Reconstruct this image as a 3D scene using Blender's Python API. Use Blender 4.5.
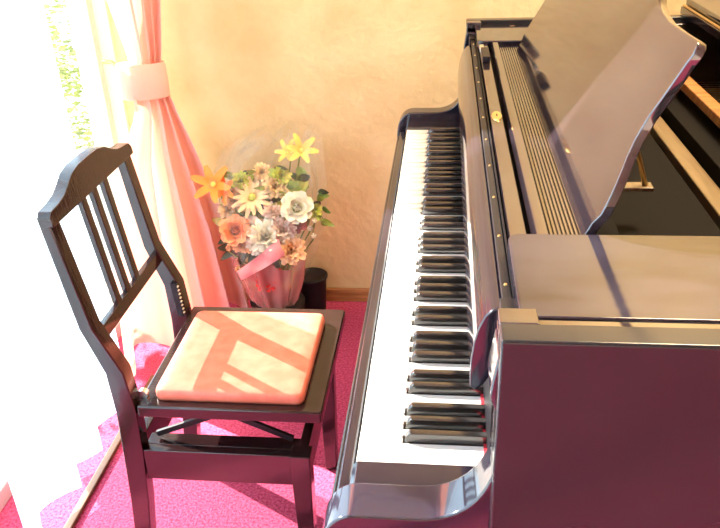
import bpy, bmesh, math, random
from mathutils import Vector, Matrix
random.seed(7)
PI = math.pi
for o in list(bpy.data.objects): bpy.data.objects.remove(o)
S = bpy.context.scene
C = S.collection

# ------------------------------------------------------------------ camera
cd = bpy.data.cameras.new('camera'); cam = bpy.data.objects.new('camera', cd); C.objects.link(cam)
cam.location = (0.0947, -0.6652, 1.3422)
cam.rotation_euler = (1.08590, 0.035574, 0.102016)
cd.sensor_width = 36; cd.lens = 765.23 * 36 / 720; cd.clip_start = .02
S.camera = cam

# ------------------------------------------------------------------ light, sky, exposure
S.view_settings.view_transform = 'Standard'; S.view_settings.look = 'None'
S.view_settings.gamma = 1; S.view_settings.use_curve_mapping = False
S.view_settings.exposure = .72
SUN_DIR = Vector((.857 * math.cos(math.radians(29)), -.515 * math.cos(math.radians(29)), -math.sin(math.radians(29))))
sd = bpy.data.lights.new('sun', 'SUN'); sd.energy = 27; sd.angle = math.radians(.6); sd.color = (1, .93, .84)
so = bpy.data.objects.new('sun', sd); C.objects.link(so)
so.rotation_euler = SUN_DIR.to_track_quat('-Z', 'Y').to_euler(); so.location = (-4, 2, 3)
W = bpy.data.worlds.new('world'); S.world = W; W.use_nodes = True
wn = W.node_tree.nodes; wl = W.node_tree.links
bg = wn['Background']; bg.inputs[0].default_value = (.62, .82, 1.0, 1); bg.inputs[1].default_value = 1.6
# added warm fill light overhead, its source is not seen in the room
ld = bpy.data.lights.new('added_fill_light', 'AREA'); ld.shape = 'DISK'; ld.size = .5; ld.energy = 42; ld.color = (1, .80, .50)
lo = bpy.data.objects.new('added_fill_light', ld); C.objects.link(lo); lo.location = (.85, 1.0, 2.33)

# ------------------------------------------------------------------ materials
def mat(name, col, rough=.5, metal=0, ior=1.5, spec=.5, coat=0):
    m = bpy.data.materials.new(name); m.use_nodes = True
    b = m.node_tree.nodes['Principled BSDF']
    b.inputs['Base Color'].default_value = (*col, 1); b.inputs['Roughness'].default_value = rough
    b.inputs['Metallic'].default_value = metal; b.inputs['IOR'].default_value = ior
    b.inputs['Specular IOR Level'].default_value = spec; b.inputs['Coat Weight'].default_value = coat
    return m
def varied(m, c1, c2, scale, detail=4, stretch=(1, 1, 1), bump=0, bscale=None, ramp=(.35, .65), bdist=.002):
    nt = m.node_tree; N = nt.nodes; L = nt.links; b = N['Principled BSDF']
    tc = N.new('ShaderNodeTexCoord'); mp = N.new('ShaderNodeMapping'); mp.inputs['Scale'].default_value = stretch
    L.new(tc.outputs['Object'], mp.inputs[0])
    n = N.new('ShaderNodeTexNoise'); n.inputs['Scale'].default_value = scale; n.inputs['Detail'].default_value = detail
    L.new(mp.outputs[0], n.inputs['Vector'])
    r = N.new('ShaderNodeValToRGB'); r.color_ramp.elements[0].color = (*c1, 1); r.color_ramp.elements[1].color = (*c2, 1)
    r.color_ramp.elements[0].position = ramp[0]; r.color_ramp.elements[1].position = ramp[1]
    L.new(n.outputs['Fac'], r.inputs[0]); L.new(r.outputs[0], b.inputs['Base Color'])
    if bump:
        n2 = N.new('ShaderNodeTexNoise'); n2.inputs['Scale'].default_value = bscale or scale; n2.inputs['Detail'].default_value = 3
        L.new(mp.outputs[0], n2.inputs['Vector'])
        bp = N.new('ShaderNodeBump'); bp.inputs['Strength'].default_value = bump; bp.inputs['Distance'].default_value = bdist
        L.new(n2.outputs['Fac'], bp.inputs['Height']); L.new(bp.outputs[0], b.inputs['Normal'])
    return m
M = {}
M['lacquer'] = varied(mat('black_lacquer', (.03, .022, .026), .07, ior=2.3), (.016, .011, .015), (.026, .018, .022), 3, bump=.05, bscale=14)
M['lacquer_dim'] = varied(mat('black_lacquer_dim', (.03, .022, .026), .08, ior=1.8), (.012, .010, .018), (.020, .016, .026), 3, bump=.05, bscale=14)  # same lacquer, reflected light toned down in this copy
M['lacquer_dim_shelf'] = varied(mat('black_lacquer_dim_shelf', (.02, .015, .02), .09, ior=1.62), (.012, .010, .016), (.034, .030, .046), 7, 6, (1, 3, 1), bump=.06, bscale=14)  # same lacquer again, glare on the near shelf darkened in the material
M['cavity'] = mat('cavity_black', (.006, .005, .005), .7, spec=.08)
M['dark_wood'] = varied(mat('dark_wood', (.1, .05, .02), .5), (.08, .035, .015), (.13, .06, .025), 6)
M['lacquer_dim_side'] = varied(mat('black_lacquer_dim_side', (.04, .025, .03), .18, ior=1.5), (.012, .013, .016), (.020, .020, .023), 3, bump=.05, bscale=14)  # same lacquer, cooler base and weaker reflection to offset the carpet's red bounce
M['black'] = mat('matt_black', (.010, .008, .011), .45, spec=.25)
M['chair'] = varied(mat('chair_lacquer', (.03, .014, .015), .13, ior=1.6), (.014, .006, .006), (.026, .011, .011), 6, stretch=(1, 4, 1), bump=.15, bscale=40)
M['white_key'] = varied(mat('ivory_key', (.9, .88, .82), .18), (.86, .84, .78), (.92, .91, .86), 8)
M['black_key'] = mat('ebony_key', (.018, .015, .014), .16, ior=1.9)
M['felt'] = varied(mat('red_felt', (.55, .02, .03), .95), (.45, .01, .02), (.65, .03, .05), 200)
M['brass'] = mat('brass', (.85, .62, .28), .28, 1)
M['steel'] = mat('steel', (.75, .75, .73), .3, 1)
M['wall'] = varied(mat('wallpaper', (.78, .56, .27), .85), (.62, .44, .21), (.76, .60, .33), 5, 10, bump=.8, bscale=38, ramp=(.3, .7), bdist=.004)
M['plaster'] = varied(mat('plaster', (.8, .72, .58), .85), (.76, .67, .52), (.83, .76, .62), 4, bump=.2, bscale=60)
M['carpet'] = varied(mat('crimson_carpet', (.5, .04, .09), .97), (.38, .02, .07), (.66, .09, .20), 160, 6, bump=.8, bscale=260, bdist=.004)
M['wood'] = varied(mat('brown_wood', (.36, .15, .05), .4), (.26, .10, .03), (.46, .21, .07), 6, 6, (1, 12, 12), .1)
M['maple'] = varied(mat('maple', (.75, .48, .2), .25, coat=.5), (.62, .36, .13), (.82, .56, .26), 8, 6, (14, 1, 14), .1)
M['tan'] = varied(mat('tan_wood', (.36, .25, .13), .3, coat=.3), (.15, .10, .05), (.22, .15, .08), 8, 6, (14, 1, 14))
M['gold'] = varied(mat('gold_plate', (.62, .42, .16), .35, .6), (.5, .33, .12), (.68, .47, .2), 20)
M['frame'] = mat('window_frame', (.62, .60, .55), .35, .6)
M['seat'] = varied(mat('coral_leatherette', (.80, .27, .19), .38), (.66, .16, .10), (.74, .21, .14), 30, bump=.15, bscale=220)
M['leaf'] = varied(mat('leaf', (.2, .32, .05), .5), (.10, .18, .03), (.42, .52, .08), 25)
M['leaf_dark'] = varied(mat('dark_leaf', (.05, .07, .03), .4), (.02, .03, .015), (.08, .10, .04), 30)
M['lime'] = varied(mat('lime_leaf', (.55, .6, .08), .5), (.4, .5, .05), (.7, .68, .15), 30)
M['hedge'] = varied(mat('hedge_leaf', (.3, .42, .1), .6), (.12, .22, .05), (.5, .6, .2), 9)
M['terrace'] = varied(mat('terrace', (.6, .58, .52), .9), (.5, .48, .44), (.68, .66, .6), 6)

def cloth(name, c1, c2, trans, tint):
    m = bpy.data.materials.new(name); m.use_nodes = True
    N = m.node_tree.nodes; L = m.node_tree.links; b = N['Principled BSDF']
    tc = N.new('ShaderNodeTexCoord'); n = N.new('ShaderNodeTexNoise'); n.inputs['Scale'].default_value = 90; n.inputs['Detail'].default_value = 4
    L.new(tc.outputs['Object'], n.inputs['Vector'])
    r = N.new('ShaderNodeValToRGB'); r.color_ramp.elements[0].color = (*c1, 1); r.color_ramp.elements[1].color = (*c2, 1)
    L.new(n.outputs['Fac'], r.inputs[0]); L.new(r.outputs[0], b.inputs['Base Color']); b.inputs['Roughness'].default_value = .8
    t = N.new('ShaderNodeBsdfTranslucent'); t.inputs[0].default_value = (*tint, 1)
    mx = N.new('ShaderNodeMixShader'); mx.inputs[0].default_value = trans
    L.new(b.outputs[0], mx.inputs[1]); L.new(t.outputs[0], mx.inputs[2])
    L.new(mx.outputs[0], N['Material Output'].inputs[0]); return m, mx
M['curtain'], _ = cloth('pink_curtain', (.90, .64, .57), (.94, .71, .64), .30, (.93, .42, .32))
M['sheer'], mx = cloth('sheer_voile', (.93, .92, .88), (.97, .97, .94), .55, (.42, .72, 1.0))  # voile is white; blue tint put in so light and reflections turn cool
N = M['sheer'].node_tree.nodes; L = M['sheer'].node_tree.links
tr = N.new('ShaderNodeBsdfTransparent'); m2 = N.new('ShaderNodeMixShader'); m2.inputs[0].default_value = .45
L.new(mx.outputs[0], m2.inputs[1]); L.new(tr.outputs[0], m2.inputs[2]); L.new(m2.outputs[0], N['Material Output'].inputs[0])

def thin_clear(name, tint, gloss, alpha):
    m = bpy.data.materials.new(name); m.use_nodes = True
    N = m.node_tree.nodes; L = m.node_tree.links; b = N['Principled BSDF']
    b.inputs['Base Color'].default_value = (*tint, 1); b.inputs['Roughness'].default_value = gloss
    t = N.new('ShaderNodeBsdfTransparent'); mx = N.new('ShaderNodeMixShader'); mx.inputs[0].default_value = alpha
    L.new(t.outputs[0], mx.inputs[1]); L.new(b.outputs[0], mx.inputs[2]); L.new(mx.outputs[0], N['Material Output'].inputs[0]); return m
M['glass'] = thin_clear('window_glass', (.9, .95, .95), .02, .05)
M['cellophane'] = thin_clear('cellophane', (.95, .92, .8), .04, .07)
M['pink_wrap'] = thin_clear('pink_wrap', (.80, .34, .30), .2, .45)
for nm, c in dict(rose_white=(.92, .88, .68), rose_pink=(.95, .72, .58), rose_orange=(.95, .38, .18), peach=(.92, .55, .30), lily=(.98, .30, .04),
                  yellow=(.95, .62, .12), burgundy=(.45, .10, .10), bud=(.93, .85, .66), red=(.85, .05, .04), pale=(.92, .68, .36), ribbon=(.85, .35, .33), stem=(.25, .35, .08)).items():
    M[nm] = varied(mat(nm + '_petal', c, .55), tuple(x * .85 for x in c), c, 40)

# ------------------------------------------------------------------ mesh helpers
def finish(name, bm, m, parent=None, smooth=False, bevel=0, seg=2):
    me = bpy.data.meshes.new(name); bmesh.ops.recalc_face_normals(bm, faces=bm.faces); bm.to_mesh(me); bm.free()
    me.materials.append(M[m] if isinstance(m, str) else m)
    o = bpy.data.objects.new(name, me); C.objects.link(o)
    if parent:
        o.parent = parent
    if smooth:
        for p in me.polygons: p.use_smooth = True
    if bevel:
        b = o.modifiers.new('bevel', 'BEVEL'); b.width = bevel; b.segments = seg; b.limit_method = 'ANGLE'; b.angle_limit = math.radians(40)
        for p in me.polygons: p.use_smooth = True
        w = o.modifiers.new('wn', 'WEIGHTED_NORMAL'); w.keep_sharp = False
    return o
def box(bm, x0, x1, y0, y1, z0, z1):
    v = [bm.verts.new((x, y, z)) for x in (x0, x1) for y in (y0, y1) for z in (z0, z1)]
    for f in ((0, 1, 3, 2), (4, 6, 7, 5), (0, 4, 5, 1), (2, 3, 7, 6), (0, 2, 6, 4), (1, 5, 7, 3)): bm.faces.new([v[i] for i in f])
def prism(bm, pts, axis, a, b):
    """polygon extruded along axis; pts are the other two coordinates in order"""
    def P(p, t): return {'x': (t, p[0], p[1]), 'y': (p[0], t, p[1]), 'z': (p[0], p[1], t)}[axis]
    A = [bm.verts.new(P(p, a)) for p in pts]; B = [bm.verts.new(P(p, b)) for p in pts]; n = len(pts)
    bm.faces.new(A); bm.faces.new(B[::-1])
    for i in range(n): bm.faces.new((A[i], A[(i + 1) % n], B[(i + 1) % n], B[i]))
def tube(bm, path, r, n=8, caps=True):
    rings = []
    path = [Vector(p) for p in path]
    for i, p in enumerate(path):
        d = (path[min(i + 1, len(path) - 1)] - path[max(i - 1, 0)]).normalized()
        u = d.orthogonal().normalized() if i == 0 else (u - d * u.dot(d)).normalized()
        w = d.cross(u); rr = r[i] if isinstance(r, (list, tuple)) else r
        rings.append([bm.verts.new(p + (u * math.cos(2 * PI * k / n) + w * math.sin(2 * PI * k / n)) * rr) for k in range(n)])
    for a, b in zip(rings, rings[1:]):
        for k in range(n): bm.faces.new((a[k], a[(k + 1) % n], b[(k + 1) % n], b[k]))
    if caps: bm.faces.new(rings[0][::-1]); bm.faces.new(rings[-1])
def ob_box(name, m, parent, *c, bevel=.0015, seg=2):
    bm = bmesh.new(); box(bm, *c); return finish(name, bm, m, parent, bevel=bevel, seg=seg)
def ob_prism(name, m, parent, pts, axis, a, b, bevel=.0015, seg=2):
    bm = bmesh.new(); prism(bm, pts, axis, a, b); return finish(name, bm, m, parent, bevel=bevel, seg=seg)
def thing(name, label, cat, loc=(0, 0, 0), group=None):
    o = bpy.data.objects.new(name, None); o.empty_display_size = .05; C.objects.link(o); o.location = loc
    o['label'] = label; o['category'] = cat
    if group: o['group'] = group
    return o
def struct(o, label=None):
    o['kind'] = 'structure'
    if label: o['label'] = label
    return o
def settle(root):
    """children are modelled in world space: move the empty to its base and keep them there"""
    for c in root.children: c.matrix_parent_inverse = Matrix.Translation(-root.location)

# ------------------------------------------------------------------ setting
XW, YB, ZC = -.90, 1.60, 2.40
struct(ob_box('floor', 'carpet', None, XW - .12, 3.2, -2.6, YB + .1, -.06, 0, bevel=0), 'crimson pink wool carpet')
struct(ob_box('ceiling', 'plaster', None, XW - .12, 3.2, -2.6, YB + .1, ZC, ZC + .08, bevel=0), 'cream ceiling')
struct(ob_box('wall_back', 'wall', None, XW - .12, 3.2, YB, YB + .1, 0, ZC, bevel=0), 'golden cream mottled wallpaper wall')
struct(ob_box('wall_right', 'plaster', None, 3.2, 3.3, -2.6, YB + .1, 0, ZC, bevel=0), 'plain cream wall')
struct(ob_box('wall_front', 'plaster', None, XW - .12, 3.2, -2.7, -2.6, 0, ZC, bevel=0), 'plain cream wall behind the viewer')
bm = bmesh.new()
box(bm, XW - .12, XW, 1.585, YB, 0, ZC); box(bm, XW - .12, XW, -2.6, -1.9, 0, ZC); box(bm, XW - .12, XW, -1.9, 1.585, 2.1, ZC)
struct(finish('wall_left', bm, 'plaster'), 'wall around the wide window')
struct(ob_box('baseboard_back', 'wood', None, XW, 3.2, YB - .014, YB, 0, .05, bevel=.004), 'brown wooden baseboard')
win = struct(thing('window_1', 'wide floor length window', 'window', (XW - .06, -.19, 0))); del win['category']
bm = bmesh.new()
for (a, b, c, d) in ((-1.9, 1.585, 0, .05), (-1.9, 1.585, 2.05, 2.1), (-1.9, -1.86, .05, 2.05), (1.55, 1.585, .05, 2.05), (-.22, -.17, .05, 2.05)):
    box(bm, XW - .09, XW - .04, a, b, c, d)
finish('window_frame', bm, 'frame', win, bevel=.004)
ob_box('pane', 'glass', win, XW - .07, XW - .066, -1.86, -.22, .05, 2.05, bevel=0)
ob_box('pane', 'glass', win, XW - .07, XW - .066, -.17, 1.55, .05, 2.05, bevel=0)
settle(win)
struct(ob_box('trim_1', 'dark_wood', None, -.762, -.742, -1.9, 1.12, 0, .012, bevel=.003), 'brown wooden threshold strip below the window')

# outdoors: terrace and a hedge
struct(ob_box('terrace', 'terrace', None, -8, XW - .12, -6, 6, -.12, -.06, bevel=0), 'pale terrace outside')
def leaf_cloud(name, m, blobs, n, size, label, cat):
    bm = bmesh.new()
    for i in range(n):
        cx, cy, cz, rx, ry, rz = random.choice(blobs)
        while True:
            v = Vector((random.uniform(-1, 1), random.uniform(-1, 1), random.uniform(-1, 1)))
            if .55 < v.length < 1: break
        p = Vector((cx + v.x * rx, cy + v.y * ry, cz + v.z * rz)); s = size * random.uniform(.7, 1.3)
        rot = Matrix.Rotation(random.uniform(0, 2 * PI), 3, 'Z') @ Matrix.Rotation(random.uniform(-1.2, 1.2), 3, 'X')
        q = [bm.verts.new(p + rot @ Vector(a)) for a in ((-s, 0, 0), (0, -s * .45, s * .1), (s, 0, 0), (0, s * .45, s * .1))]
        bm.faces.new(q)
    o = finish(name, bm, m); o['label'] = label; o['category'] = cat; return o
h = leaf_cloud('hedge', 'hedge', [(-2.1, y, z, .4, .55, .32) for y in (-1.5, -.4, .7, 1.8, 2.7, 3.6) for z in (.2, .5)], 14000, .028, 'overexposed green hedge outside the window', 'hedge')
h['kind'] = 'stuff'

# ------------------------------------------------------------------ curtains
def lerp(a, b, t): return a + (b - a) * t
def sheer(name, y0, y1, ztop, zhem, label, nf):
    bm = bmesh.new(); NU, NV = 140, 14; g = []
    for j in range(NV + 1):
        v = j / NV; row = []
        for i in range(NU + 1):
            u = i / NU; z = lerp(ztop, zhem, v) + (0.01 * math.sin(u * 9) if v == 1 else 0)
            ph = u * nf * 2 * PI + .5 * math.sin(u * 11)
            x = -.795 + .024 * math.sin(ph) * (1 + .2 * v) + .006 * math.sin(u * 37 + v * 2)
            row.append(bm.verts.new((x, lerp(y0, y1, u) + .006 * math.sin(ph * 2), z)))
        g.append(row)
    for j in range(NV):
        for i in range(NU): bm.faces.new((g[j][i], g[j][i + 1], g[j + 1][i + 1], g[j + 1][i]))
    o = finish(name, bm, 'sheer', smooth=True); o['label'] = label; o['category'] = 'curtain'; o['group'] = 'white sheer curtain panels at the window'; return o
sheer('sheer_curtain', .44, 1.05, 2.18, .03, 'sunlit white sheer curtain hanging behind the chair', 4)
sheer('sheer_curtain', -1.85, .33, 2.18, .03, 'white sheer curtain panel at the far left edge, nearest the viewer', 17)

cur = thing('pink_curtain', 'long pink curtain gathered by a tieback in the corner by the window', 'curtain', (-.72, 1.35, 0))
# key rows: z, left end (x,y), right end (x,y), fold depth
rows = [(2.2, (-.75, .85), (-.70, 1.50), .03), (1.5, (-.755, 1.08), (-.70, 1.49), .026), (1.08, (-.76, 1.235), (-.69, 1.47), .022), (.90, (-.765, 1.335), (-.705, 1.455), .016),
        (.82, (-.77, 1.345), (-.715, 1.445), .013), (.74, (-.77, 1.33), (-.69, 1.45), .018), (.60, (-.82, 1.22), (-.655, 1.48), .034), (.35, (-.86, 1.14), (-.605, 1.52), .055), (.03, (-.87, 1.09), (-.565, 1.53), .065)]
def row_at(z):
    for a, b in zip(rows, rows[1:]):
        if z >= b[0]:
            t = (a[0] - z) / (a[0] - b[0]); t2 = t * t * (3 - 2 * t) if a[0] in (.9, .82) or b[0] in (.82,) else t
            return [lerp(a[1][k], b[1][k], t2) for k in (0, 1)], [lerp(a[2][k], b[2][k], t2) for k in (0, 1)], lerp(a[3], b[3], t2)
    return list(rows[-1][1]), list(rows[-1][2]), rows[-1][3]
bm = bmesh.new(); NU, NV = 170, 60; g = []
for j in range(NV + 1):
    z = lerp(2.2, .03, j / NV); A, B, d = row_at(z); dx, dy = B[0] - A[0], B[1] - A[1]; l = math.hypot(dx, dy); nx, ny = dy / l, -dx / l; row = []
    for i in range(NU + 1):
        u = i / NU; ph = (u ** 1.5) * 4.6 * 2 * PI + .9
        s = math.sin(ph); f = d * (abs(s) ** .75) * (1 if s > 0 else -1) + .15 * d * math.sin(ph * 2.3 + z * 2)
        lat = d * .35 * math.cos(ph)
        row.append(bm.verts.new((A[0] + dx * u + nx * f + dx / l * lat, A[1] + dy * u + ny * f + dy / l * lat, z)))
    g.append(row)
for j in range(NV):
    for i in range(NU): bm.faces.new((g[j][i], g[j][i + 1], g[j + 1][i + 1], g[j + 1][i]))
finish('drape', bm, 'curtain', cur, smooth=True)
bm = bmesh.new(); n = 40; ring = []
for k in range(n):
    a = 2 * PI * k / n; cx, cy = -.745, 1.395
    ux, uy = .66, .75
    e1 = math.copysign(abs(math.cos(a)) ** .8, math.cos(a)) * .068; e2 = math.copysign(abs(math.sin(a)) ** .8, math.sin(a)) * .034
    x = cx + ux * e1 + uy * e2; y = cy + uy * e1 - ux * e2
    tilt = .10 * e1
    ring.append([bm.verts.new((x + dx_ * (x - cx), y + dx_ * (y - cy), zz - tilt)) for zz, dx_ in ((.772, .0), (.78, .05), (.82, .07), (.862, .05), (.87, 0))])
for k in range(n):
    for q in range(4): bm.faces.new((ring[k][q], ring[(k + 1) % n][q], ring[(k + 1) % n][q + 1], ring[k][q + 1]))
finish('tieback', bm, 'curtain', cur, smooth=True)
bm = bmesh.new(); tube(bm, [(-.82, 1.45, .83), (-.87, 1.49, .85), (-.899, 1.50, .85)], .006); finish('tieback_hook', bm, 'brass', cur, smooth=True)
settle(cur)
rod = ob_box('curtain_rail', 'frame', None, -.83, -.70, -1.9, 1.55, 2.2, 2.23); rod['label'] = 'pale curtain rail above the window'; rod['category'] = 'curtain rail'

# ------------------------------------------------------------------ piano
P = thing('grand_piano', 'glossy black grand piano with raised music desk and open keyboard', 'piano', (.8, .61, 0))
W_ = .02356; NW = 52; KL = NW * W_
LET = 'CBAGFED'
SHIFT = {'BA': -.0022, 'AG': 0, 'GF': .0022, 'ED': -.0016, 'DC': .0016}
keymesh = {}
for i in range(NW):
    hi = LET[(i - 1) % 7] + LET[i % 7] if i else ''; lo = LET[i % 7] + LET[(i + 1) % 7] if i < NW - 1 else ''
    a = .0075 + SHIFT[hi] if hi in SHIFT else .0005       # notch on the near side
    b = .0075 - SHIFT[lo] if lo in SHIFT else .0005
    key = (round(a, 4), round(b, 4))
    if key not in keymesh:
        bm = bmesh.new(); w = W_
        pts = [(0, .0006), (.051, .0006), (.051, a), (.16, a), (.16, w - b), (.051, w - b), (.051, w - .0006), (0, w - .0006)]
        prism(bm, pts, 'z', .708, .730)
        o = finish('white_key', bm, 'white_key', P, bevel=.0012, seg=2); keymesh[key] = o.data; o.location.y = i * W_
    else:
        o = bpy.data.objects.new('white_key', keymesh[key]); C.objects.link(o); o.parent = P; o.location.y = i * W_
        b_ = o.modifiers.new('bevel', 'BEVEL'); b_.width = .0012; b_.segments = 2; b_.limit_method = 'ANGLE'
bkm = None
for i in range(NW - 1):
    pr = LET[i % 7] + LET[(i + 1) % 7]
    if pr not in SHIFT: continue
    yc = (i + 1) * W_ + SHIFT[pr]
    if bkm is None:
        bm = bmesh.new(); v = []
        for x, z, hw in ((.052, .722, .0062), (.0555, .7375, .0054), (.0605, .7425, .0045), (.155, .7425, .0045), (.155, .722, .0062)):
            v.append((bm.verts.new((x, -hw, z)), bm.verts.new((x, hw, z))))
        for p, q in zip(v, v[1:] + v[:1]): bm.faces.new((p[0], q[0], q[1], p[1]))
        for s in (0, 1): bm.faces.new([p[s] for p in v])
        o = finish('black_key', bm, 'black_key', P, bevel=.0009, seg=2); bkm = o.data
    else:
        o = bpy.data.objects.new('black_key', bkm); C.objects.link(o); o.parent = P
        b_ = o.modifiers.new('bevel', 'BEVEL'); b_.width = .0009; b_.segments = 2; b_.limit_method = 'ANGLE'
    o.location.y = yc
# key bed, key slip, key blocks, felt, name board
ob_box('key_bed', 'lacquer_dim_side', P, -.028, .60, -.10, 1.325, .60, .698, bevel=.004)
ob_box('key_slip', 'lacquer_dim', P, -.020, -.005, -.034, KL + .034, .62, .714, bevel=.003)
for a, b in ((-.0565, -.0015), (KL + .0015, KL + .0595)):
    ob_prism('key_block', 'lacquer_dim', P, [(-.004, .69), (-.004, .730), (.002, .736), (.15, .736), (.15, .69)], 'y', a, b)
ob_box('felt_strip', 'felt', P, .1465, .150, 0, KL, .7302, .7325, bevel=0)
ob_box('name_board', 'black', P, .150, .158, -.002, KL + .002, .70, .90, bevel=0)
# fallboard
fb = [(.126, .843), (.1255, .860), (.1262, .880), (.1285, .900), (.1325, .917), (.1385, .931), (.1460, .939), (.1540, .941), (.1615, .936), (.1640, .925), (.149, .862), (.1405, .846), (.132, .838)]
ob_prism('fallboard', 'lacquer_dim', P, fb, 'y', .001, KL - .001, bevel=.002)
hg = ob_box('fallboard_hinge', 'black', P, .1655, .1675, 0, KL, .90, .955, bevel=0)
hr = ob_box('hinge_rail', 'black', P, .155, .1645, -.002, KL + .002, .944, .952, bevel=.001)
y = .03
while y < KL:
    bm = bmesh.new(); bmesh.ops.create_cone(bm, cap_ends=True, segments=12, radius1=.0021, radius2=.0016, depth=.0016, matrix=Matrix.Translation((.1598, y, .9526)))
    finish('screw', bm, 'brass', hr, smooth=False); y += .115
# arms: side profile extruded across
prof0 = [(-.026, .60), (-.030, .69), (-.026, .722), (-.014, .745), (.004, .756), (.03, .757), (.06, .757), (.085, .758), (.105, .764), (.122, .776), (.136, .795), (.1455, .820), (.1505, .846),
        (.1515, .866), (.149, .884), (.143, .900), (.1395, .912), (.1400, .924), (.142, .938), (.145, .958), (.20, .958), (.20, .60)]
def crom(p, n=4):
    o = []
    for i in range(len(p) - 1):
        a, b, c, d = p[max(i - 1, 0)], p[i], p[i + 1], p[min(i + 2, len(p) - 1)]
        for k in range(n):
            t = k / n
            o.append(tuple(.5 * (2 * b[j] + (c[j] - a[j]) * t + (2 * a[j] - 5 * b[j] + 4 * c[j] - d[j]) * t * t + (3 * b[j] - a[j] - 3 * c[j] + d[j]) * t ** 3) for j in (0, 1)))
    return o + [p[-1]]
prof = [prof0[0]] + crom(prof0[1:-2]) + prof0[-2:]
def arm(y0, y1):
    bm = bmesh.new(); prism(bm, prof, 'y', y0, y1)
    return finish('arm', bm, 'lacquer_dim', P, bevel=.003, seg=2)
arm(-.106, -.057); arm(KL + .060, KL + .106)
for a, b in ((-.0565, -.001), (KL + .001, KL + .0595)):
    ob_box('cheek_block', 'black', P, .152, .30, a, b, .70, .955, bevel=.001)
# rim: outer case in plan
def bent(off):
    """closed outline (ccw) of the case inset by off"""
    yn, yf = -.120 + off, KL + .120 - off
    pts = [(.145, yn)]
    ctrl = [(.95, yn), (1.18, yn + .04), (1.36, yn + .22), (1.52, yn + .52), (1.68, yn + .78)]
    out = [(.145, yn), (.60, yn)]
    # smooth bentside
    import itertools
    cp = [(.60, yn)] + ctrl
    for i in range(len(cp) - 1):
        p0 = cp[max(i - 1, 0)]; p1 = cp[i]; p2 = cp[i + 1]; p3 = cp[min(i + 2, len(cp) - 1)]
        for k in range(1, 9):
            t = k / 8
            out.append(tuple(.5 * ((2 * p1[c]) + (-p0[c] + p2[c]) * t + (2 * p0[c] - 5 * p1[c] + 4 * p2[c] - p3[c]) * t * t + (-p0[c] + 3 * p1[c] - 3 * p2[c] + p3[c]) * t ** 3) for c in (0, 1)))
    cx, cy = 1.60 - off * .3, yf - .25
    for k in range(0, 13):
        a = lerp(-.55, PI / 2, k / 12); out.append((cx + (.25 - off * .7) * math.cos(a), yf - .25 + .25 * math.sin(a)))
    out += [(.60, yf), (.145, yf)]
    return out
def wall_strip(name, m, o1, o2, z0, z1, bevel):
    A = bent(o1); B = bent(o2); n = min(len(A), len(B)); bm = bmesh.new(); R = []
    for i in range(n):
        R.append([bm.verts.new((A[i][0], A[i][1], z0)), bm.verts.new((A[i][0], A[i][1], z1)), bm.verts.new((B[i][0], B[i][1], z1)), bm.verts.new((B[i][0], B[i][1], z0))])
    for p, q in zip(R, R[1:]):
        for k in range(4): bm.faces.new((p[k], q[k], q[(k + 1) % 4], p[(k + 1) % 4]))
    bm.faces.new(R[0][::-1]); bm.faces.new(R[-1])
    return finish(name, bm, m, P, bevel=bevel, seg=3)
wall_strip('rim', 'lacquer_dim_side', 0, .030, .60, .982, .003)
wall_strip('inner_rim', 'lacquer', .030, .056, .60, .970, .002)
for a, b in ((-.0905, -.064), (KL + .064, KL + .0905)):
    ob_box('rim_corner_block', 'lacquer', P, .1455, .180, a, b, .958, .9815, bevel=.0015)
# case floor, plate and soundboard
inner = bent(.056)
ob_prism('sound_board', 'maple', P, [(x if x > .3 else .21, y) for x, y in inner], 'z', .72, .73, bevel=0)
plate = ob_prism('iron_plate', 'gold', P, [(max(x, .60), y) for x, y in bent(.075)], 'z', .80, .82, bevel=0)
ob_box('action_cover', 'cavity', P, .175, .50, -.060, KL + .060, .74, .845, bevel=.002)
ob_box('pin_block', 'cavity', P, .56, .66, -.06, KL + .06, .74, .86, bevel=.002)
dr = ob_box('damper_rail', 'tan', P, .510, .543, -.055, KL + .055, .825, .850, bevel=.003)
ob_box('damper_rod', 'brass', P, .497, .500, -.055, KL + .055, .838, .841, bevel=0)
ob_box('stop_rail', 'wood', P, .60, .628, -.055, KL + .055, .88, .900, bevel=.003)
bm = bmesh.new()
for k in range(70):
    y = -.03 + k * 1.27 / 70
    box(bm, .66, 1.15 + .5 * k / 70, y, y + .0012, .846, .847)
o = finish('string', bm, 'steel', P); o['kind'] = 'stuff'
# closed main lid with the front flap folded back on it
def lidpoly(x0, x1=9):
    pts = [(x, y) for x, y in bent(-.006) if x0 <= x <= x1]
    return [(x0, bent(-.006)[0][1])] + pts + [(x0, KL + .126)]
ob_prism('lid', 'lacquer', P, lidpoly(.665), 'z', .983, 1.000, bevel=.003)
flap = ob_prism('lid_flap', 'lacquer', P, [(.675, -.126), (1.12, -.126), (1.12, KL + .126), (.675, KL + .126)], 'z', 1.002, 1.020, bevel=.004)
bm = bmesh.new(); tube(bm, [(.670, -.12, 1.003), (.670, KL + .12, 1.003)], .003); finish('lid_hinge', bm, 'brass', P, smooth=True)
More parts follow.
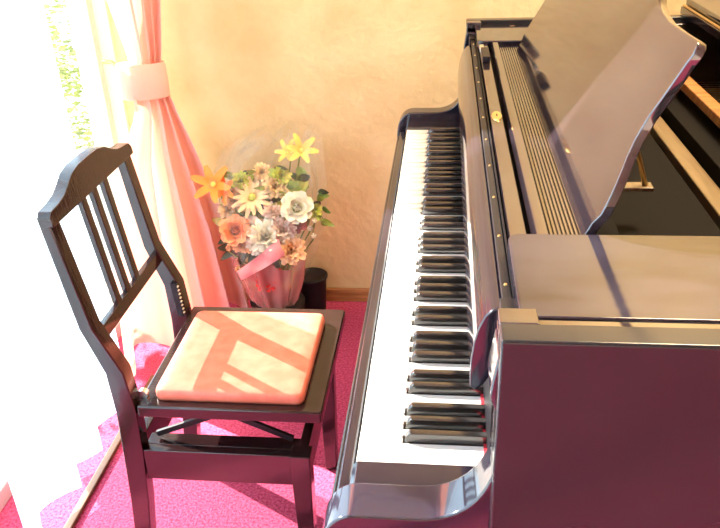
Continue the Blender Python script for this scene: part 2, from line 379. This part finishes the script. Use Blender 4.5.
# side shelves
def rrect(x0, x1, y0, y1, r, corners):
    pts = []
    for (cx, cy, a0, key) in ((x0 + r, y0 + r, PI, 'a'), (x1 - r, y0 + r, 1.5 * PI, 'b'), (x1 - r, y1 - r, 0, 'c'), (x0 + r, y1 - r, .5 * PI, 'd')):
        if key in corners: pts += [(cx + r * math.cos(a0 + k * PI / 12), cy + r * math.sin(a0 + k * PI / 12)) for k in range(7)]
        else: pts.append({'a': (x0, y0), 'b': (x1, y0), 'c': (x1, y1), 'd': (x0, y1)}[key])
    return pts
ob_prism('side_shelf', 'lacquer_dim_shelf', P, rrect(.166, .60, -.0635, .112, .014, 'd'), 'z', .954, .972, bevel=.0025, seg=3)
ob_prism('side_shelf', 'lacquer_dim', P, rrect(.166, .60, KL - .105, KL + .0635, .014, 'a'), 'z', .954, .972, bevel=.0025, seg=3)
# music desk tray
Y0, Y1 = .114, KL - .107
ob_box('tray', 'cavity', P, .170, .30, Y0, Y1, .935, .947, bevel=.001)
fr = ob_box('front_board', 'lacquer', P, .1695, .1885, Y0, Y1, .947, .966, bevel=.001)
bm = bmesh.new(); bmesh.ops.create_cone(bm, cap_ends=True, segments=24, radius1=.0085, radius2=.0078, depth=.002, matrix=Matrix.Translation((.1795, .565, .967)) @ Matrix.Diagonal((1, 3.0, 1, 1)))
lp = finish('lock_plate', bm, 'brass', P); 
bm = bmesh.new(); box(bm, .1785, .1805, .56, .572, .9681, .9686); finish('keyhole', bm, 'black', lp)
bl = [(.1945, .947), (.1945, .962), (.200, .970), (.2115, .970), (.2115, .947)]
ob_prism('bevelled_rail', 'lacquer', P, bl, 'y', Y0, Y1, bevel=.0008)
ml = ob_box('music_ledge', 'lacquer', P, .2120, .2600, Y0, Y1, .947, .9605, bevel=.0005)
for k in range(9):
    x = .2145 + k * .0047
    ob_prism('ridge', 'lacquer', ml, [(x, .9605), (x + .0005, .9638), (x + .0026, .9638), (x + .0031, .9605)], 'y', Y0 + .004, Y1 - .02, bevel=0)
# bass end latch pieces
ob_box('latch', 'steel', P, .169, .178, 1.03, 1.075, .966, .974, bevel=.001)
ob_box('latch_stop', 'black', P, .170, .186, .93, 1.02, .966, .980, bevel=.002)
ob_box('rim_catch', 'brass', P, .25, .262, KL + .060, KL + .068, .955, .972, bevel=.001)
# music desk panel (leaning back), outline s along y, h up the panel
half = [(.116, -.024), (.116, -.003), (.108, .012), (.111, .028), (.116, .042), (.123, .056), (.134, .075), (.142, .094), (.144, .119), (.139, .143), (.135, .168), (.133, .184), (.130, .193), (.133, .202), (.140, .206), (.158, .206), (.20, .205), (.25, .205), (.29, .209), (.32, .216), (.35, .232), (.39, .247), (.46, .253), (.585, .255)]
out = half + [(1.17 - s, h_) for s, h_ in half[::-1][1:]]
lean = Vector((1 / 2.2, 0, 1)).normalized(); nrm = Vector((lean.z, 0, -lean.x))
bm = bmesh.new(); o0 = Vector((.258, 0, .985))
A = [bm.verts.new(o0 + Vector((0, s, 0)) + lean * h_) for s, h_ in out]; B = [bm.verts.new(v.co + nrm * .011) for v in A]
bm.faces.new(A); bm.faces.new(B[::-1])
for i in range(len(A)): j = (i + 1) % len(A); bm.faces.new((A[i], A[j], B[j], B[i]))
finish('music_desk', bm, 'lacquer', P, bevel=.0018, seg=2)
for yy in (.42, .75):
    bm = bmesh.new(); a = Vector((.330, yy, 1.08)); b = Vector((.39, yy, .905))
    tube(bm, [a, b], .004); finish('desk_prop', bm, 'brass', P, smooth=True)
    ob_box('prop_rack', 'tan', P, .285, .40, yy - .012, yy + .012, .9, .906, bevel=.001)
# legs and lyre below
for x, y in ((.22, .0), (.22, KL), (1.45, .95)):
    ob_prism('leg', 'lacquer_dim_side', P, [(x - .055, .05), (x - .06, .60), (x + .06, .60), (x + .055, .05)], 'y', y - .055, y + .055, bevel=.006)
    bm = bmesh.new(); tube(bm, [(x - .012, y, .024), (x + .012, y, .024)], .024, 16); finish('caster', bm, 'brass', P)
settle(P)

# ------------------------------------------------------------------ chair
CH = thing('piano_chair', 'black lacquered adjustable piano chair with slatted back and coral pad', 'chair', (-.32, .62, 0))
y0, y1 = .435, .802
back = [(-.580, .835), (-.552, .616), (-.5215, .520), (-.5185, .43), (-.523, .33), (-.530, .20), (-.548, 0)]
front = [(-.516, 0), (-.492, .20), (-.482, .33), (-.478, .43), (-.486, .52), (-.526, .616), (-.561, .835)]
for a, b in ((y0, y0 + .035), (y1 - .035, y1)):
    ob_prism('back_post', 'chair', CH, back + front, 'y', a, b, bevel=.003)
def lean_x(z): return -.552 - (z - .616) * .128
def back_panel(name, pts, xo, th, bevel=.002):
    bm = bmesh.new()
    A = [bm.verts.new((lean_x(z) + xo, y, z)) for y, z in pts]; B = [bm.verts.new((lean_x(z) + xo + th, y, z)) for y, z in pts]
    bm.faces.new(A); bm.faces.new(B[::-1])
    for i in range(len(A)): j = (i + 1) % len(A); bm.faces.new((A[i], A[j], B[j], B[i]))
    return finish(name, bm, 'chair', CH, bevel=bevel)
crest = [(y0 - .001, .818), (y0 - .001, .834), (y0 + .008, .843), (.475, .845), (.500, .850), (.522, .860), (.545, .871), (.575, .877), (.618, .878),
         (.662, .877), (.692, .871), (.714, .860), (.737, .850), (.762, .846), (y1 - .007, .843), (y1 + .001, .834), (y1 + .001, .818)]
back_panel('crest_rail', crest, .002, .025)
back_panel('lower_rail', [(y0 + .035, .574), (y0 + .035, .600), (y1 - .035, .600), (y1 - .035, .574)], .012, .014)
for yc in (.562, .610, .660):
    back_panel('back_slat', [(yc - .010, .598), (yc - .010, .820), (yc + .010, .820), (yc + .010, .598)], .012, .011, .0015)
# seat plate and pad
ob_prism('seat_plate', 'chair', CH, rrect(-.476, -.121, y0 + .001, y1 + .003, .008, 'bc'), 'z', .420, .446, bevel=.004, seg=3)
bm = bmesh.new(); base = rrect(-.447, -.158, .456, .754, .016, 'abcd'); cx, cy = -.302, .605; rings = []
for z, s in ((.446, .992), (.452, 1.0), (.461, .998), (.4665, .985), (.469, .955), (.470, .80), (.4705, .5)):
    rings.append([bm.verts.new((cx + (x - cx) * s, cy + (y - cy) * s, z)) for x, y in base])
for a, b in zip(rings, rings[1:]):
    for k in range(len(base)): bm.faces.new((a[k], a[(k + 1) % len(base)], b[(k + 1) % len(base)], b[k]))
bm.faces.new(rings[-1]); bm.faces.new(rings[0][::-1])
o = finish('seat_pad', bm, 'seat', CH, smooth=True); o['label'] = 'coral pink padded cushion'
# base frame
ob_box('side_apron', 'chair', CH, -.484, -.186, y0 + .004, y0 + .024, .262, .336, bevel=.002)
ob_box('side_apron', 'chair', CH, -.484, -.186, y1 - .024, y1 - .004, .262, .336, bevel=.002)
ob_box('front_apron', 'chair', CH, -.178, -.158, y0 + .034, y1 - .034, .262, .336, bevel=.002)
ob_box('rear_apron', 'chair', CH, -.515, -.495, y0 + .026, y1 - .026, .262, .336, bevel=.002)
ob_box('lift_rail', 'chair', CH, -.484, -.178, y0 + .026, y0 + .060, .318, .334, bevel=.002)
ob_box('lift_rail', 'chair', CH, -.484, -.178, y1 - .060, y1 - .026, .318, .334, bevel=.002)
for a, b in ((y0, y0 + .036), (y1 - .036, y1)):
    ob_prism('front_leg', 'chair', CH, [(-.186, 0), (-.191, .338), (-.150, .338), (-.158, 0)], 'y', a, b, bevel=.003)
# scissor lift under the seat plate, ratchet racks on the posts
for yy in (y0 + .045, y1 - .045):
    for (xa, za, xb, zb) in ((-.465, .345, -.30, .415), (-.34, .415, -.19, .345)):
        d = Vector((xb - xa, 0, zb - za)).normalized(); n_ = Vector((-d.z, 0, d.x)) * .006
        ob_prism('scissor_bar', 'black', CH, [(xa + n_.x, za + n_.z), (xb + n_.x, zb + n_.z), (xb - n_.x, zb - n_.z), (xa - n_.x, za - n_.z)], 'y', yy - .004, yy + .004, bevel=.001)
for a, b in ((y1 - .045, y1 - .036),):
    rk = ob_prism('ratchet_rack', 'black', CH, [(-.497, .446), (-.503, .530), (-.489, .530), (-.483, .446)], 'y', a, b, bevel=.001)
    for k in range(8):
        z = .453 + k * .0095; x = -.4855 - (z - .446) * .07
        ob_prism('ratchet_tooth', 'steel', rk, [(x - .001, z), (x + .0055, z + .002), (x - .001, z + .0055)], 'y', a + .001, b - .001, bevel=0)
bm = bmesh.new(); tube(bm, [(-.472, .462, .452), (-.472, .474, .452)], .010, 16); finish('knob', bm, 'steel', CH)
settle(CH)

# ------------------------------------------------------------------ bouquet
BQ = thing('flower_bouquet', 'wrapped bouquet of roses, lilies and carnations in clear film beside the curtain', 'bouquet', (-.42, 1.40, 0))
def petal(bm, o, ax, out_, L_, Wd, curl, cup, seg=4):
    """petal growing from o along ax tilted towards out_"""
    side = ax.cross(out_).normalized(); rows_ = []
    for i in range(seg + 1):
        t = i / seg; wdt = Wd * math.sin(PI * min(.12 + t * .78, 1)) ** .7
        ang = curl[0] + (curl[1] - curl[0]) * t
        c = (rows_[-1][3] if rows_ else o) + ((ax * math.cos(ang) + out_ * math.sin(ang)) * (L_ / seg) if rows_ else Vector())
        inn = (-out_ * math.cos(ang) + ax * math.sin(ang)) * cup * wdt
        rows_.append([bm.verts.new(c - side * wdt + inn), bm.verts.new(c), bm.verts.new(c + side * wdt + inn), c])
    for a, b in zip(rows_, rows_[1:]):
        for k in (0, 1): bm.faces.new((a[k], a[k + 1], b[k + 1], b[k]))
def flower(name, m, c, R, kind, face=Vector((.25, -.8, .55)), label=None):
    ax = face.normalized(); u = ax.orthogonal().normalized(); v = ax.cross(u); bm = bmesh.new(); c = Vector(c)
    def ring(n, rad, L_, Wd, curl, cup, ph):
        for k in range(n):
            a = 2 * PI * k / n + ph + random.uniform(-.15, .15); d = u * math.cos(a) + v * math.sin(a)
            petal(bm, c - ax * R * .4 + d * rad, ax, d, L_ * random.uniform(.9, 1.1), Wd, (curl[0], curl[1] + random.uniform(-.15, .15)), cup)
    if kind == 'rose':
        ring(3, R * .08, R * .95, R * .35, (.05, -.25), .5, 0); ring(4, R * .22, R * .95, R * .42, (.15, -.1), .45, .5)
        ring(5, R * .35, R * 1.0, R * .48, (.4, .35), .4, 1); ring(6, R * .42, R * 1.1, R * .52, (.7, 1.1), .35, .2); ring(6, R * .40, R * 1.1, R * .5, (1.0, 1.6), .3, .7)
    elif kind == 'carnation':
        for q in range(6): ring(7, R * .1 * q * .6, R * (1.05 - .03 * q), R * .25, (.1 + .22 * q, .2 + .3 * q), .5 * (-1) ** q, q * .4)
    elif kind == 'lily':
        ring(6, R * .06, R * 1.5, R * .28, (.5, 1.5), .3, 0)
    elif kind == 'daisy':
        ring(14, R * .15, R * 1.05, R * .15, (1.1, 1.5), .2, 0); ring(12, R * .1, R * .9, R * .14, (.8, 1.2), .2, .2)
    elif kind == 'bud':
        ring(4, R * .15, R * 1.8, R * .6, (.5, -.7), .6, 0); ring(4, R * .18, R * 1.7, R * .6, (.55, -.6), .6, .7)
    o = finish(name, bm, m, BQ, smooth=True)
    if label: o['label'] = label
    if kind in ('lily', 'daisy'):
        bm = bmesh.new(); bmesh.ops.create_icosphere(bm, subdivisions=2, radius=R * .22, matrix=Matrix.Translation(c - ax * R * .2)); finish('flower_centre', bm, 'lime' if kind == 'daisy' else 'yellow', o, smooth=True)
    foot = Vector((-.43, 1.42, .13)); mid = (c * .55 + foot * .45) + Vector((0, .01, 0))
    bm = bmesh.new(); tube(bm, [c - ax * R * .45, c - ax * R * .9 - Vector((0, 0, .01)), mid, foot], .0025, 5); finish('stem', bm, 'stem', BQ, smooth=True)
flower('rose', 'rose_white', (-.330, 1.36, .452), .036, 'rose', label='large creamy white rose')
flower('carnation', 'rose_white', (-.425, 1.33, .372), .048, 'carnation', label='white carnation at the centre')
flower('carnation', 'rose_pink', (-.375, 1.35, .385), .036, 'carnation', label='blush carnation')
flower('rose', 'rose_orange', (-.515, 1.33, .390), .034, 'rose', label='orange rose bud')
flower('carnation', 'peach', (-.352, 1.33, .328), .042, 'carnation', label='peach carnation')
flower('gerbera', 'pale', (-.466, 1.38, .478), .052, 'daisy', label='pale peach gerbera with green centre')
flower('lily', 'lily', (-.578, 1.37, .520), .045, 'lily', Vector((-.1, -.9, .5)), 'orange lily beside the curtain')
flower('lily', 'lily', (-.545, 1.38, .50), .035, 'lily', Vector((-.4, -.7, .3)))
flower('lily', 'yellow', (-.320, 1.44, .600), .036, 'lily', Vector((.3, -.6, .5)), 'yellow lily at the top')
flower('lily', 'yellow', (-.365, 1.45, .590), .028, 'lily', Vector((-.2, -.6, .6)))
flower('rose', 'burgundy', (-.338, 1.39, .390), .022, 'rose', label='small burgundy rose')
for q in ((-.300, 1.38, .375), (-.293, 1.39, .345), (-.285, 1.38, .400)): flower('white_bud', 'bud', q, .014, 'bud')
for q in ((-.546, 1.35, .320), (-.480, 1.34, .318), (-.522, 1.34, .255), (-.50, 1.345, .36)): flower('peach_bud', 'peach', q, .019, 'bud')
flower('rose', 'red', (-.440, 1.36, .215), .040, 'carnation', label='red flower behind the pink wrap')
flower('rose', 'red', (-.48, 1.37, .235), .030, 'carnation')
flower('carnation', 'pale', (-.40, 1.41, .50), .035, 'carnation'); flower('rose', 'rose_pink', (-.475, 1.35, .385), .030, 'rose'); flower('carnation', 'peach', (-.53, 1.40, .46), .030, 'carnation')
for q in ((-.50, 1.40, .52, 'lime'), (-.44, 1.42, .54, 'pale'), (-.38, 1.42, .53, 'lime'), (-.55, 1.39, .43, 'pale'), (-.41, 1.38, .43, 'rose_pink'), (-.39, 1.34, .35, 'rose_pink'), (-.455, 1.33, .34, 'bud'), (-.505, 1.34, .34, 'peach'), (-.29, 1.40, .43, 'lime')):
    flower('carnation', q[3], q[:3], .026, 'carnation')
def leaf(c, L_, wd, d, m):
    bm = bmesh.new(); d = d.normalized(); s = d.cross(Vector((0, -1, .3))).normalized(); up = s.cross(d); c = Vector(c); R = []
    for i in range(6):
        t = i / 5; w2 = wd * math.sin(PI * (.08 + .92 * t)) ** .8; p = c + d * L_ * t - Vector((0, 0, L_ * .35 * t * t))
        R.append([bm.verts.new(p - s * w2 + up * w2 * .3), bm.verts.new(p), bm.verts.new(p + s * w2 + up * w2 * .3)])
    for a, b in zip(R, R[1:]):
        for k in (0, 1): bm.faces.new((a[k], a[k + 1], b[k + 1], b[k]))
    finish('leaf', bm, m, BQ, smooth=True)
for i in range(110):
    x = random.uniform(-.58, -.31); z = random.uniform(.38, .57) - abs(x + .45) * .25
    leaf((x, 1.44 + random.uniform(-.02, .02), z - .03), random.uniform(.05, .10), random.uniform(.008, .016), Vector((random.uniform(-.7, .7), random.uniform(-.6, .1), random.uniform(.3, 1.1))), random.choice(('leaf', 'lime', 'leaf', 'leaf_dark')))
for i in range(40):
    x = random.uniform(-.54, -.40); z = random.uniform(.29, .36)
    leaf((x, 1.385, z), random.uniform(.04, .08), random.uniform(.010, .018), Vector((random.uniform(-1, 1), random.uniform(-.5, 0), random.uniform(-.5, .8))), 'leaf_dark')
for i in range(9):
    leaf((-.275 + random.uniform(-.01, .01), 1.42, .37 + i * .013), .05, .010, Vector((random.uniform(-.2, .9), -.3, random.uniform(0, .8))), random.choice(('leaf', 'leaf_dark')))
def wrap(name, m, levels, n=40, amp=.02, a0=0, a1=2 * PI, seed=0):
    rnd = random.Random(seed); bm = bmesh.new(); g = []
    ph = [rnd.uniform(0, 6) for _ in range(4)]
    for (cx, cy, z, rx, ry, am) in levels:
        row = []
        for k in range(n + 1):
            a = lerp(a0, a1, k / n)
            w = am * (math.sin(a * 9 + ph[0]) * .5 + math.sin(a * 14 + ph[1] + z * 9) * .35 + math.sin(a * 23 + ph[2] + z * 20) * .2)
            row.append(bm.verts.new((cx + (rx + w) * math.cos(a), cy + (ry + w) * math.sin(a), z + am * .9 * math.sin(a * 7 + ph[3]))))
        g.append(row)
    for a, b in zip(g, g[1:]):
        for k in range(n): bm.faces.new((a[k], a[k + 1], b[k + 1], b[k]))
    return finish(name, bm, m, BQ, smooth=True)
o = wrap('film_wrap', 'cellophane', [(-.43, 1.42, .08, .03, .025, .004), (-.43, 1.42, .16, .07, .05, .01), (-.43, 1.42, .28, .13, .10, .014), (-.43, 1.42, .40, .165, .125, .016), (-.43, 1.43, .52, .160, .12, .026), (-.41, 1.45, .60, .12, .09, .035), (-.37, 1.45, .64, .09, .06, .03)], 90, seed=3)
o['label'] = 'clear cellophane wrapper'
o = wrap('paper_wrap', 'pink_wrap', [(-.44, 1.42, .06, .045, .035, .004), (-.44, 1.42, .12, .075, .06, .010), (-.44, 1.42, .20, .10, .085, .014), (-.44, 1.42, .27, .115, .10, .016)], 80, a0=PI * .9, a1=PI * 2.1, seed=5)
o['label'] = 'translucent pink wrapping paper'
bm = bmesh.new(); R = []
for i in range(13):
    t = i / 12; p = Vector((lerp(-.515, -.375, t), 1.315 - .01 * math.sin(t * PI), lerp(.245, .345, t))); wv = .016 + .012 * t
    R.append((bm.verts.new(p + Vector((.3, 0, -.95)) * wv), bm.verts.new(p + Vector((0, -.012 * math.sin(t * 9), 0))), bm.verts.new(p + Vector((-.3, 0, .95)) * wv)))
for a, b in zip(R, R[1:]):
    for k in (0, 1): bm.faces.new((a[k], a[k + 1], b[k + 1], b[k]))
finish('ribbon', bm, 'ribbon', BQ, smooth=True)
pot = wrap('pot', 'black', [(-.43, 1.42, .0, .001, .001, 0), (-.43, 1.42, .001, .075, .065, 0), (-.43, 1.42, .05, .08, .07, 0), (-.43, 1.42, .10, .09, .075, 0), (-.43, 1.42, .10, .082, .068, 0), (-.43, 1.42, .07, .001, .001, 0)], 28)
settle(BQ)
bk = thing('basket', 'dark low basket standing behind the bouquet at the wall', 'basket', (-.355, 1.535, 0))
def lathe(name, m, cx, cy, prof_, parent, n=28):
    bm = bmesh.new(); g = [[bm.verts.new((cx + r * math.cos(2 * PI * k / n), cy + r * math.sin(2 * PI * k / n), z)) for k in range(n)] for r, z in prof_]
    for a, b in zip(g, g[1:]):
        for k in range(n): bm.faces.new((a[k], a[(k + 1) % n], b[(k + 1) % n], b[k]))
    bm.faces.new(g[0][::-1]); bm.faces.new(g[-1]); return finish(name, bm, m, parent, smooth=True)
lathe('body', 'black', -.335, 1.53, [(.040, 0), (.042, .01), (.047, .09), (.049, .125), (.050, .13), (.046, .13), (.042, .10), (.036, .02)], bk)
lathe('rim', 'black', -.335, 1.53, [(.048, .126), (.053, .126), (.054, .134), (.048, .136), (.045, .131)], bk)
settle(bk)

# unseen lamp body, added to go with the warm fill light
lm = thing('added_fill_lamp', 'added round lamp with a pale shade, unseen overhead, for warm light on the wall', 'lamp', (.85, 1.0, 2.4))
lathe('added_lamp_shade', 'plaster', .85, 1.0, [(.27, 2.345), (.28, 2.35), (.28, 2.39), (.20, 2.399)], lm); settle(lm)
